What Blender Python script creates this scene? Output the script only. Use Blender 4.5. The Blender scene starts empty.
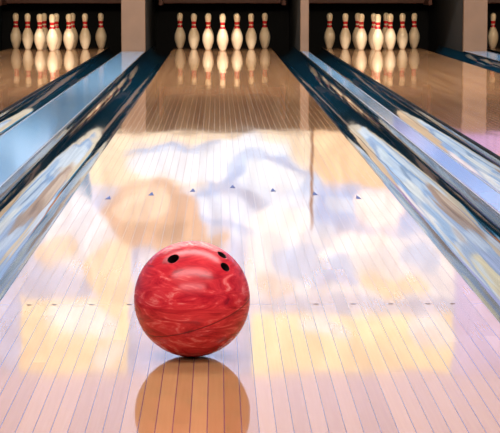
import bpy, bmesh, math
import numpy as np
from mathutils import Vector, Matrix
K=0.0254
sc=bpy.context.scene
sc.view_settings.view_transform='Standard'
sc.view_settings.look='None'
def link(o,parent=None):
    sc.collection.objects.link(o)
    if parent: o.parent=parent
    return o
def new_mat(name,col=(.5,.5,.5),rough=.5,ior=1.45,metal=0,coat=0,noise=0.0,nscale=20):
    m=bpy.data.materials.new(name); m.use_nodes=True
    b=m.node_tree.nodes['Principled BSDF']; b.inputs['Base Color'].default_value=(*col,1)
    b.inputs['Roughness'].default_value=rough; b.inputs['IOR'].default_value=ior
    b.inputs['Metallic'].default_value=metal; b.inputs['Coat Weight'].default_value=coat
    if noise:
        nt=m.node_tree; tc=nt.nodes.new('ShaderNodeTexCoord'); n=nt.nodes.new('ShaderNodeTexNoise')
        n.inputs['Scale'].default_value=nscale; nt.links.new(tc.outputs['Object'],n.inputs['Vector'])
        mr=nt.nodes.new('ShaderNodeMapRange'); mr.inputs['To Min'].default_value=1-noise; mr.inputs['To Max'].default_value=1+noise
        nt.links.new(n.outputs['Fac'],mr.inputs['Value'])
        vm=nt.nodes.new('ShaderNodeVectorMath'); vm.operation='SCALE'; vm.inputs[0].default_value=col
        nt.links.new(mr.outputs[0],vm.inputs['Scale']); nt.links.new(vm.outputs[0],b.inputs['Base Color'])
    return m
class G:
    def __init__(s,nt): s.nt=nt
    def n(s,t,**kw):
        x=s.nt.nodes.new(t)
        for k,v in kw.items(): setattr(x,k,v)
        return x
    def plug(s,sock,v):
        if hasattr(v,'is_output'): s.nt.links.new(v,sock)
        elif v is not None: sock.default_value=v
    def math(s,op,a,b=None,c=None):
        x=s.n('ShaderNodeMath',operation=op); s.plug(x.inputs[0],a)
        if b is not None: s.plug(x.inputs[1],b)
        if c is not None: s.plug(x.inputs[2],c)
        return x.outputs[0]
    def mix(s,f,a,b,bt='MIX'):
        x=s.n('ShaderNodeMix',data_type='RGBA',blend_type=bt)
        s.plug(x.inputs[0],f)
        s.plug(x.inputs[6],(*a,1) if isinstance(a,tuple) else a)
        s.plug(x.inputs[7],(*b,1) if isinstance(b,tuple) else b)
        return x.outputs[2]
def box(name,x0,x1,y0,y1,z0,z1,mat,parent=None,bev=0):
    """inches"""
    me=bpy.data.meshes.new(name); bm=bmesh.new()
    cx,cy,cz=(x0+x1)/2,(y0+y1)/2,(z0+z1)/2
    bmesh.ops.create_cube(bm,size=1)
    for v in bm.verts:
        v.co.x*=(x1-x0)*K; v.co.y*=(y1-y0)*K; v.co.z*=(z1-z0)*K
    if bev: bmesh.ops.bevel(bm,geom=bm.edges[:],offset=bev*K,segments=3,affect='EDGES',profile=.5)
    bm.to_mesh(me); bm.free()
    me.materials.append(mat)
    o=bpy.data.objects.new(name,me); link(o,parent)
    o.location=(cx*K,cy*K,cz*K)
    return o
def extrude_profile(name,pts,y0,y1,mat,parent=None,smooth=True,seg=1):
    me=bpy.data.meshes.new(name); vs=[];fs=[]
    n=len(pts)
    for j in range(seg+1):
        y=y0+(y1-y0)*j/seg
        for (x,z) in pts: vs.append((x*K,y*K,z*K))
    for j in range(seg):
        for i in range(n-1):
            a=j*n+i; fs.append((a,a+1,a+1+n,a+n))
    me.from_pydata(vs,[],fs); me.materials.append(mat)
    for p in me.polygons: p.use_smooth=smooth
    o=bpy.data.objects.new(name,me); link(o,parent); return o

# ---------- materials
def add_wave_bump(m,scale,dist,detail=1.5):
    nt=m.node_tree; g=G(nt); b=nt.nodes['Principled BSDF']
    tc=g.n('ShaderNodeTexCoord')
    mp2=g.n('ShaderNodeMapping'); mp2.inputs['Scale'].default_value=scale; nt.links.new(tc.outputs['Object'],mp2.inputs['Vector'])
    n2=g.n('ShaderNodeTexNoise'); n2.inputs['Scale'].default_value=1; n2.inputs['Detail'].default_value=detail; nt.links.new(mp2.outputs[0],n2.inputs['Vector'])
    bp=g.n('ShaderNodeBump'); bp.inputs['Strength'].default_value=1; bp.inputs['Distance'].default_value=dist
    nt.links.new(n2.outputs['Fac'],bp.inputs['Height']); nt.links.new(bp.outputs[0],b.inputs['Normal'])
def lane_material(name,c1,c2,bump=True,rough=0.04):
    m=bpy.data.materials.new(name); m.use_nodes=True; nt=m.node_tree; g=G(nt)
    b=nt.nodes['Principled BSDF']
    tc=g.n('ShaderNodeTexCoord'); sp=g.n('ShaderNodeSeparateXYZ'); nt.links.new(tc.outputs['Object'],sp.inputs[0])
    bw=41.5/39*K
    u=g.math('DIVIDE',sp.outputs[0],bw); u=g.math('ADD',u,100.5)
    idx=g.math('FLOOR',u); fr=g.math('FRACT',u)
    wn=g.n('ShaderNodeTexWhiteNoise',noise_dimensions='1D'); g.plug(wn.inputs['W'],idx)
    yy=g.math('ADD',g.math('DIVIDE',sp.outputs[1],2.6),g.math('MULTIPLY',wn.outputs['Value'],7.0))
    seg=g.math('FLOOR',yy)
    wn2=g.n('ShaderNodeTexWhiteNoise',noise_dimensions='2D')
    cb=g.n('ShaderNodeCombineXYZ'); g.plug(cb.inputs[0],idx); g.plug(cb.inputs[1],seg); nt.links.new(cb.outputs[0],wn2.inputs['Vector'])
    mp=g.n('ShaderNodeMapping'); mp.inputs['Scale'].default_value=(180,5,1); nt.links.new(tc.outputs['Object'],mp.inputs['Vector'])
    no=g.n('ShaderNodeTexNoise'); no.inputs['Scale'].default_value=1; no.inputs['Detail'].default_value=4; nt.links.new(mp.outputs[0],no.inputs['Vector'])
    f=g.math('ADD',g.math('MULTIPLY',wn2.outputs['Value'],0.65),g.math('MULTIPLY',no.outputs['Fac'],0.4))
    col=g.mix(f,c1,c2)
    e=g.math('ABSOLUTE',g.math('SUBTRACT',fr,0.5))
    line=g.math('GREATER_THAN',e,0.468)
    col=g.mix(g.math('MULTIPLY',line,0.8),col,(0.05,0.03,0.09))
    # factory joint across the lane between two lane panels
    if bump:
        jy=(164.5-(77+846)/2)*K
        j=g.math('LESS_THAN',g.math('ABSOLUTE',g.math('SUBTRACT',sp.outputs[1],jy)),0.0020)
        col=g.mix(g.math('MULTIPLY',j,0.6),col,(0.08,0.05,0.08))
    nt.links.new(col,b.inputs['Base Color'])
    b.inputs['IOR'].default_value=1.5
    rr=g.math('ADD',g.math('MULTIPLY',line,0.1),rough); nt.links.new(rr,b.inputs['Roughness'])
    if bump: add_wave_bump(m,(5,1.1,1),.0013)
    return m
M_lane=lane_material('lane_wood',(0.34,0.155,0.062),(0.52,0.275,0.122))
M_app=lane_material('approach_wood',(0.40,0.22,0.11),(0.58,0.36,0.19),False,0.2)
M_laneside=new_mat('lane_side_dark',(0.015,0.013,0.013),.5)
M_gutter=new_mat('gutter_plastic',(0.003,0.030,0.055),.04,ior=1.32,noise=.4,nscale=4)
add_wave_bump(M_gutter,(7,1.0,7),.003,1.5)
M_cap=new_mat('divider_cap',(0.17,0.34,0.52),.1,ior=1.33,noise=.12,nscale=3)
M_capedge=new_mat('divider_edge',(0.02,0.02,0.03),.3)
M_trim=new_mat('divider_silver_trim',(0.24,0.28,0.34),.2,metal=1)
M_black=new_mat('pit_black',(0.006,0.005,0.005),.8,noise=.3)
M_brown=new_mat('kickback_brown',(0.17,0.088,0.045),.5,noise=.2,nscale=6)
M_sweep=new_mat('sweep_bar_brown',(0.18,0.06,0.035),.5,noise=.2)
M_blue=new_mat('marker_blue',(0.04,0.09,0.28),.6,ior=1.3)
M_dot=new_mat('marker_dark',(0.08,0.05,0.06),.5,ior=1.3)
M_ceil=new_mat('ceiling_paint',(0.14,0.15,0.22),.9,noise=.05)
M_wall=new_mat('wall_paint',(0.2,0.22,0.35),.9,noise=.05)
M_header=new_mat('header_paint',(0.56,0.54,0.75),.8,noise=.06,nscale=1.5)
M_reflect_mural=bpy.data.materials.new('gutter_reflection_mural'); M_reflect_mural.use_nodes=True; nt=M_reflect_mural.node_tree; g=G(nt); b=nt.nodes['Principled BSDF']; b.inputs['Roughness'].default_value=.8  # invented mural on the unseen side walls, gives the gutters coloured streak reflections
tc=g.n('ShaderNodeTexCoord'); mp=g.n('ShaderNodeMapping'); mp.inputs['Scale'].default_value=(0,.16,.55); nt.links.new(tc.outputs['Object'],mp.inputs['Vector'])
no=g.n('ShaderNodeTexNoise'); no.inputs['Scale'].default_value=1.6; no.inputs['Detail'].default_value=1; no.inputs['Distortion'].default_value=1.2; nt.links.new(mp.outputs[0],no.inputs['Vector'])
cr=g.n('ShaderNodeValToRGB'); cr.color_ramp.interpolation='CONSTANT'; el=cr.color_ramp.elements
el[0].position=0; el[0].color=(.01,.05,.09,1); el[1].position=.36; el[1].color=(.02,.30,.45,1)
for p_,c_ in ((.43,(.7,.8,.9)),(.455,(.01,.03,.06)),(.51,(.05,.25,.7)),(.545,(.85,.35,.05)),(.575,(.015,.1,.14)),(.66,(.4,.6,.85))):
    e=el.new(p_); e.color=(*c_,1)
nt.links.new(no.outputs['Fac'],cr.inputs[0]); nt.links.new(cr.outputs[0],b.inputs['Base Color'])

# ---------- lanes
LANES=[-134,-69.5,0,63.5,133]
Y0=77; YEND=846; YM=760
def pin_mat():
    m=bpy.data.materials.new('pin_white'); m.use_nodes=True; nt=m.node_tree; g=G(nt)
    b=nt.nodes['Principled BSDF']; tc=g.n('ShaderNodeTexCoord'); sp=g.n('ShaderNodeSeparateXYZ'); nt.links.new(tc.outputs['Object'],sp.inputs[0])
    def band(a,c):
        return g.math('MULTIPLY',g.math('GREATER_THAN',sp.outputs[2],a*K),g.math('LESS_THAN',sp.outputs[2],c*K))
    f=g.math('ADD',band(8.8,9.9),band(10.4,11.6))
    n=g.n('ShaderNodeTexNoise'); n.inputs['Scale'].default_value=15; nt.links.new(tc.outputs['Object'],n.inputs['Vector'])
    w=g.mix(n.outputs['Fac'],(0.82,0.59,0.36),(0.88,0.69,0.46))
    nt.links.new(g.mix(f,w,(0.6,0.02,0.02)),b.inputs['Base Color']); b.inputs['Roughness'].default_value=.25
    return m
M_pin=pin_mat()
prof=[(0,0),(.95,0),(1.05,.1),(1.4,.75),(1.95,2.25),(2.25,3.375),(2.383,4.5),(2.28,5.875),(1.85,7.25),(1.235,8.625),(.985,9.375),(.9,10),(.935,10.875),(1.05,11.75),(1.2,12.625),(1.273,13.5),(1.2,14.1),(.97,14.55),(.6,14.87),(.3,14.97),(0,15)]
def smooth_prof(p):
    out=[p[0],p[1],p[2]]
    q=p[2:]
    for i in range(len(q)-1):
        p0=q[max(i-1,0)];p1=q[i];p2=q[i+1];p3=q[min(i+2,len(q)-1)]
        for t in (1/3,2/3,1):
            r=[0.5*((2*p1[k])+(-p0[k]+p2[k])*t+(2*p0[k]-5*p1[k]+4*p2[k]-p3[k])*t*t+(-p0[k]+3*p1[k]-3*p2[k]+p3[k])*t**3) for k in (0,1)]
            out.append((max(r[0],0),r[1]))
    return out
def pin_mesh():
    me=bpy.data.meshes.new('bowling_pin'); bm=bmesh.new(); N=28
    P=smooth_prof(prof); rings=[]
    for r,z in P:
        if r<1e-4: rings.append([bm.verts.new((0,0,z*K))])
        else: rings.append([bm.verts.new((r*K*math.cos(2*math.pi*i/N),r*K*math.sin(2*math.pi*i/N),z*K)) for i in range(N)])
    for a,b in zip(rings[:-1],rings[1:]):
        for i in range(N):
            j=(i+1)%N
            if len(a)==1 and len(b)>1: bm.faces.new((a[0],b[j],b[i]))
            elif len(b)==1 and len(a)>1: bm.faces.new((a[i],a[j],b[0]))
            elif len(a)>1: bm.faces.new((a[i],a[j],b[j],b[i]))
    bm.normal_update(); bm.to_mesh(me); bm.free()
    for p in me.polygons: p.use_smooth=True
    me.materials.append(M_pin); return me
PM=pin_mesh()
HEAD=800
for L in LANES:
    root=bpy.data.objects.new('bowling_lane',None); link(root); root.location=(L*K,0,0)
    bed=box('lane_bed',-20.75,20.75,Y0,YEND,-1.2,0,M_lane,root); 
    bed.data.materials.append(M_laneside)
    for p in bed.data.polygons:
        if abs(p.normal.x)>.5: p.material_index=1
    me=bpy.data.meshes.new('lane_arrows'); vs=[];fs=[]
    for k in range(-3,4):
        x=k*5.32; y=262-4.5*abs(k); n=len(vs)
        vs+= [((x-.38)*K,(y-2.0)*K,.0004),((x+.38)*K,(y-2.0)*K,.0004),(x*K,(y+2.4)*K,.0004)]
        fs+= [(n,n+1,n+2)]
    me.from_pydata(vs,[],fs); me.materials.append(M_blue); link(bpy.data.objects.new('lane_arrows',me),root)
    me=bpy.data.meshes.new('lane_dots'); bm=bmesh.new()
    for s in (-1,1):
        for bd in (3,5,8,11,14):
            x=s*(20-bd)*1.064
            bmesh.ops.create_circle(bm,cap_ends=True,segments=12,radius=.22*K,matrix=Matrix.Translation((x*K,164.5*K,.0004)))
    bm.to_mesh(me); bm.free(); me.materials.append(M_dot); link(bpy.data.objects.new('lane_dots',me),root)
    for s in (-1,1):
        pts=[]
        for i in range(25):
            a=math.pi*i/24
            pts.append((s*(21.0+4.5-4.5*math.cos(a)), -0.5-3.0*math.sin(a)+ (1.3*max(0,(i-12)/12))))
        extrude_profile('gutter_right' if s>0 else 'gutter_left',pts,Y0,YEND,M_gutter,root)
    for r in range(4):
        for c in range(r+1):
            o=bpy.data.objects.new('bowling_pin',PM); link(o)
            o.location=((L+(c-r/2)*12)*K,(HEAD+r*10.39)*K,0.0006)
            o.rotation_euler=(0,0,(r*3+c)*1.3)
edges=[(LANES[i]+30.1,LANES[i+1]-30.1) for i in range(len(LANES)-1)]+[(LANES[0]-38,LANES[0]-30.1),(LANES[-1]+30.1,LANES[-1]+38)]
for a,b in edges:
    root=bpy.data.objects.new('lane_divider',None); link(root)
    box('body',a,b,Y0,YM,-3.5,.75,M_capedge,root)
    box('cap',a+.1,b-.1,Y0,YM,.75,1.15,M_cap,root,bev=.12)
    box('trim_strip',a-.1,a+.25,Y0,YM,.7,1.25,M_trim,root,bev=.1)
    box('trim_strip',b-.25,b+.1,Y0,YM,.7,1.25,M_trim,root,bev=.1)
    k=bpy.data.objects.new('kickback_partition',None); link(k)
    box('front_post',a,b,YM+.2,YM+3,-3.5,30.3,M_brown,k,bev=.2)
    box('side_panel',a+.3,b-.3,YM+6,890,-8,59.5,M_black,k)

# pit
XA,XB=-179,179
pit=bpy.data.objects.new('pinsetter_pit',None); link(pit)
box('pit_back_curtain',XA,XB,892,896,-10,60,M_black,pit)
box('pit_floor',XA,XB,YEND+.5,892,-10,-8.2,M_black,pit)
box('pit_roof',XA,XB,YM+6.5,896,60,62,M_black,pit)
for L in LANES:
    sw=bpy.data.objects.new('pinsetter_sweep',None); link(sw)
    box('sweep_bar',L-27,L+27,868,870,18.6,22,M_sweep,sw,bev=.3)
    box('arm_left',L-27.5,L-26,850,872,18,30,M_sweep,sw)
    box('arm_right',L+26,L+27.5,850,872,18,30,M_sweep,sw)

# masking unit graphic
def mask_color(X,h):
    x=X+1.6*np.sin(h*.31+1)+1.0*np.sin(h*.13+X*.09); y=h+1.3*np.sin(X*.17)+.8*np.sin(X*.41+h*.1)
    C=np.zeros(X.shape+(3,)); C[:]=(0.62,0.72,0.90)
    def ap(m,c,a=1.0):
        m=np.clip(m,0,1)*a
        C[:]=C*(1-m[...,None])+np.array(c)*m[...,None]
    def rect(x0,x1,y0,y1,c,s=.8,a=1,w=.25):
        xx,yy=X+(x-X)*w,h+(y-h)*w
        m=np.clip((xx-x0)/s+.5,0,1)*np.clip((x1-xx)/s+.5,0,1)*np.clip((yy-y0)/s+.5,0,1)*np.clip((y1-yy)/s+.5,0,1); ap(m,c,a)
    def ell(cx,cy,rx,ry,c,rot=0,s=.17,a=1):
        r=math.radians(rot); dx=x-cx; dy=y-cy
        u=(dx*math.cos(r)+dy*math.sin(r))/rx; v=(-dx*math.sin(r)+dy*math.cos(r))/ry
        m=np.clip((1-np.sqrt(u*u+v*v))/s+.5,0,1); ap(m*m*(3-2*m),c,a)
    rect(-200,-52,20,56,(0.10,0.42,0.62)); ell(-80,40,26,6,(0.65,0.80,.95),18); ell(-100,50,20,8,(.02,.10,.16),-20)
    ell(-70,52,16,4,(.85,.45,.12),-25); ell(-62,38,6,9,(.02,.12,.16)); ell(-120,34,20,5,(.8,.6,.2))
    rect(66,200,20,56,(0.60,0.45,0.70)); ell(95,48,18,5,(.1,.35,.7),15); ell(76,38,8,5,(.75,.70,.88)); ell(120,42,16,7,(.85,.5,.2),-15)
    ell(140,60,20,14,(.05,.3,.45))
    rect(-52,34.5,20,52,(0.88,0.81,0.68)); rect(34.5,66,20,52,(0.87,0.72,0.54))
    # white / blue swirl figure
    ell(-4,41,32,7.5,(.84,.92,1),-6); ell(20,47,18,9.5,(.60,.75,.94),8); ell(-20,36.5,18,1.6,(.46,.62,.84),-8)
    ell(20,47,13,5.5,(.84,.93,1.0),-12)
    ell(10,63,34,13,(.76,.87,1),6); ell(-2,51,14,2.4,(.44,.62,.86),-20); ell(8,56,18,2.0,(.46,.58,.76),25)
    ell(26,42,10,1.8,(.46,.58,.78),20); ell(22,66,13,6,(.95,.99,1),-15); ell(2,67,12,2.6,(.54,.69,.92),30)
    ell(-27,64,21,14,(0.70,0.56,0.47),10); ell(-32,60,11,7,(.84,.73,.63)); ell(-12,77,14,6,(.68,.57,.5),-20); ell(-20,70,9,2.5,(.56,.45,.38),-30)
    ell(-58,70,13,16,(.84,.89,.97)); ell(-66,78,8,6,(.86,.78,.68))
    rect(36,58,53,66,(.48,.66,.93),3,1,.8); ell(62,60,12,7.5,(1,.93,.94),12); ell(82,66,12,7,(.50,.68,.93)); ell(46,60,8,2,(.75,.87,1),20)
    rect(9,92,71,96,(.87,.91,.96),2); ell(36,82,18,8,(.62,.76,.95),15); ell(66,90,15,4,(.93,.84,.69),5); ell(20,91,8,5,(.74,.65,.6),a=.6)
    ell(52,75,14,4,(1,1,1),-15); ell(78,80,9,4,(.66,.80,.98),20); ell(44,90,10,2,(.56,.70,.93),-10)
    ell(-44,84,10,12,(.88,.79,.67)); ell(-14,88,18,6,(.80,.88,1),20)
    rect(11.5,91,102,126,(1.0,.93,.73),.6,1,.1); ell(60,118,12,6,(.92,.80,.68),a=.5); ell(82,110,8,8,(.95,.96,.98)); ell(40,108,11,4,(.93,.98,1),20)
    rect(-80,-37,96,126,(.98,.90,.73),.6,1,.1); ell(-55,104,14,6,(.95,.98,1)); ell(-70,116,10,5,(.92,.76,.64),a=.6); ell(-46,118,7,5,(1,.98,.94))
    rect(-34,8,96,126,(.70,.76,.97),2,.7)
    rect(92,200,56,126,(.68,.69,.94),3); rect(-200,-82,56,126,(.6,.72,.94),3)
    rect(34.3,35.3,20,67,(.30,.17,.09),.3,1,0)
    return np.clip(C,0,1)**1.7
def masking_unit(x0,x1,name='masking_unit'):
    nx=int((x1-x0)/.5); nz=int(95.5/.5)
    X,H=np.meshgrid(np.linspace(x0,x1,nx+1),np.linspace(30.5,126,nz+1))
    me=bpy.data.meshes.new(name)
    vs=np.stack([X*K,np.full_like(X,YM*K),H*K],-1).reshape(-1,3)
    fs=[(j*(nx+1)+i,j*(nx+1)+i+1,(j+1)*(nx+1)+i+1,(j+1)*(nx+1)+i) for j in range(nz) for i in range(nx)]
    me.from_pydata(vs.tolist(),[],fs)
    ca=me.color_attributes.new('print','FLOAT_COLOR','POINT')
    C=mask_color(X,H).reshape(-1,3); C=np.concatenate([C,np.ones((len(C),1))],1)
    ca.data.foreach_set('color',C.ravel().astype(np.float32))
    me.materials.append(M_mask)
    root=bpy.data.objects.new(name,None); link(root)
    link(bpy.data.objects.new('printed_panel',me),root)
    box('panel_back',x0,x1,YM+.1,YM+5,30.5,126,M_black,root)
M_mask=bpy.data.materials.new('printed_graphic'); M_mask.use_nodes=True
nt=M_mask.node_tree; g=G(nt); b=nt.nodes['Principled BSDF']; b.inputs['Roughness'].default_value=.7
at=g.n('ShaderNodeVertexColor'); at.layer_name='print'
tc=g.n('ShaderNodeTexCoord'); no=g.n('ShaderNodeTexNoise'); no.inputs['Scale'].default_value=2.0; no.inputs['Detail'].default_value=3; no.inputs['Distortion'].default_value=2.5
nt.links.new(tc.outputs['Object'],no.inputs['Vector'])
mr=g.n('ShaderNodeMapRange'); mr.inputs['From Min'].default_value=.3; mr.inputs['From Max'].default_value=.7; mr.inputs['To Min'].default_value=.76; mr.inputs['To Max'].default_value=1.12
nt.links.new(no.outputs['Fac'],mr.inputs['Value'])
vm=g.n('ShaderNodeVectorMath',operation='SCALE'); nt.links.new(at.outputs['Color'],vm.inputs[0]); nt.links.new(mr.outputs[0],vm.inputs['Scale'])
nt.links.new(vm.outputs[0],b.inputs['Base Color'])
bounds=[-179]+[(a+b_)/2 for a,b_ in edges[:4]]+[179]
for i in range(5): masking_unit(bounds[i]+.02,bounds[i+1]-.02)

# room
RX=180; ZC=165
box('wall_front',-RX+.5,RX-.5,YM+5.5,YM+9,63,ZC-.5,M_wall)
box('header_panel',-RX+.5,RX-.5,YM+.2,YM+5,126.2,ZC-.5,M_header)
box('ceiling',-RX,RX,-160,YM+10,ZC,ZC+4,M_ceil)
box('wall_left',-RX-4,-RX,-160,900,-12,ZC+4,M_reflect_mural)
box('wall_right',RX,RX+4,-160,900,-12,ZC+4,M_reflect_mural)
box('wall_rear',-RX,RX,-164,-160,-4,ZC+4,M_wall)
box('floor',-RX,RX,-160,Y0-1,-4,0,M_app)
box('foul_line_strip',-RX,RX,Y0-1,Y0,-4,0.02,M_black)
box('subfloor',-RX,RX,Y0,900,-14,-12,M_black)

# ball
CX,CH=-1.95,27.17
bx,by,R=-3.88,141.2,4.25
C=Vector((bx*K,by*K,R*K+.0002))
ph=math.radians(9.3)
def dirv(dx,dy):
    dz=math.sqrt(max(0,1-dx*dx-dy*dy)); t=Vector((0,-math.cos(ph),math.sin(ph))); u=Vector((0,math.sin(ph),math.cos(ph)))
    return (Vector((1,0,0))*dx+u*dy+t*dz).normalized()
bm=bmesh.new(); bmesh.ops.create_icosphere(bm,subdivisions=7,radius=R*K)
me=bpy.data.meshes.new('bowling_ball'); bm.to_mesh(me); bm.free()
ball=bpy.data.objects.new('bowling_ball',me); link(ball); ball.location=C
cut=[]
for (dx,dy,r) in ((-.31,.68,.44),(.52,.75,.38),(.57,.54,.38)):
    d=dirv(dx,dy); bm=bmesh.new()
    bmesh.ops.create_cone(bm,cap_ends=True,segments=40,radius1=r*K,radius2=r*K,depth=4*K)
    m2=bpy.data.meshes.new('cut'); bm.to_mesh(m2); bm.free()
    c=bpy.data.objects.new('cut',m2); link(c); c.location=C+d*R*K; c.rotation_mode='QUATERNION'; c.rotation_quaternion=d.to_track_quat('Z','Y')
    md=ball.modifiers.new('b','BOOLEAN'); md.object=c; md.operation='DIFFERENCE'; md.solver='EXACT'; cut.append(c)
bpy.context.view_layer.update()
dg=bpy.context.evaluated_depsgraph_get(); nm=bpy.data.meshes.new_from_object(ball.evaluated_get(dg))
ball.modifiers.clear(); ball.data=nm; nm.name='bowling_ball'
for c in cut: bpy.data.objects.remove(c)
M_ball=bpy.data.materials.new('ball_red_marble'); M_ball.use_nodes=True; nt=M_ball.node_tree; g=G(nt); b=nt.nodes['Principled BSDF']
tc=g.n('ShaderNodeTexCoord'); mp=g.n('ShaderNodeMapping'); mp.inputs['Rotation'].default_value=(.5,.9,.9); mp.inputs['Scale'].default_value=(1,1,3.2); nt.links.new(tc.outputs['Object'],mp.inputs['Vector'])
n1=g.n('ShaderNodeTexNoise'); n1.inputs['Scale'].default_value=13; n1.inputs['Detail'].default_value=7; n1.inputs['Distortion'].default_value=2.0; n1.inputs['Roughness'].default_value=.62; nt.links.new(mp.outputs[0],n1.inputs['Vector'])
cr=g.n('ShaderNodeValToRGB'); el=cr.color_ramp.elements; el[0].position=.28; el[0].color=(.26,.004,.012,1); el[1].position=.70; el[1].color=(.96,.27,.24,1)
e=el.new(.42); e.color=(.54,.010,.022,1); e=el.new(.56); e.color=(.76,.035,.045,1)
nt.links.new(n1.outputs['Fac'],cr.inputs[0])
p1,p2,p3=dirv(-.72,-.62),dirv(.05,-.53),dirv(.95,-.05)
nn=(p2-p1).cross(p3-p1).normalized(); dd=nn.dot(p1)*R*K
dt=g.n('ShaderNodeVectorMath',operation='DOT_PRODUCT'); nt.links.new(tc.outputs['Object'],dt.inputs[0]); dt.inputs[1].default_value=nn
ln=g.math('LESS_THAN',g.math('ABSOLUTE',g.math('SUBTRACT',dt.outputs['Value'],dd)),.0010)
nt.links.new(g.mix(g.math('MULTIPLY',ln,.8),cr.outputs[0],(.09,.003,.006)),b.inputs['Base Color'])
b.inputs['Roughness'].default_value=.25; b.inputs['IOR'].default_value=1.45
M_hole=new_mat('ball_hole',(.01,.002,.002),.6)
nm.materials.clear(); nm.materials.append(M_ball); nm.materials.append(M_hole)
for p in nm.polygons:
    if p.center.length<R*K*.992: p.material_index=1; p.use_smooth=False
    else: p.use_smooth=True; p.material_index=0

# ---------- lights
def area(name,loc,target,sx,sy,power,col):
    l=bpy.data.lights.new(name,'AREA'); l.shape='RECTANGLE'; l.size=sx; l.size_y=sy; l.energy=power; l.color=col
    o=bpy.data.objects.new(name,l); link(o); o.location=loc
    o.rotation_euler=(Vector(target)-Vector(loc)).to_track_quat('-Z','Y').to_euler(); return o
area('mask_wash_light',(0,12.2,4.0),(0,19.3,2.3),8.4,.4,900,(.98,.98,.98))
for i,y in enumerate((1.5,5.5,9.5,13.0,16.3)):
    area('ceiling_light',(0,y,4.15),(0,y+.001,0),6,1.0,(210,210,175,130,120)[i],(1,.97,.95) if i<3 else (1,.82,.62))  # last lamp added and last two tinted warm to warm the far lane
area('front_fill_light',(0,-2,4.1),(0,3.5,0),6,1.2,250,(1,.96,.94))  # added front fill above the approach, lights the ball from the camera side
for L in LANES:
    area('pin_deck_light',(L*K,(YM+9)*K,34*K),(L*K,(HEAD+18)*K,5*K),1.0,.12,11.5,(1,.84,.62))
w=bpy.data.worlds.new('world'); sc.world=w; w.use_nodes=True
w.node_tree.nodes['Background'].inputs[0].default_value=(.6,.62,.8,1); w.node_tree.nodes['Background'].inputs[1].default_value=.3

# ---------- camera
cd=bpy.data.cameras.new('cam'); cam=bpy.data.objects.new('camera',cd); link(cam)
cd.sensor_width=36; cd.lens=1950/500*36; cd.clip_end=200
cam.location=(CX*K,0,CH*K)
cam.rotation_euler=(math.radians(90-6.80),0,math.radians(-0.94))
sc.camera=cam
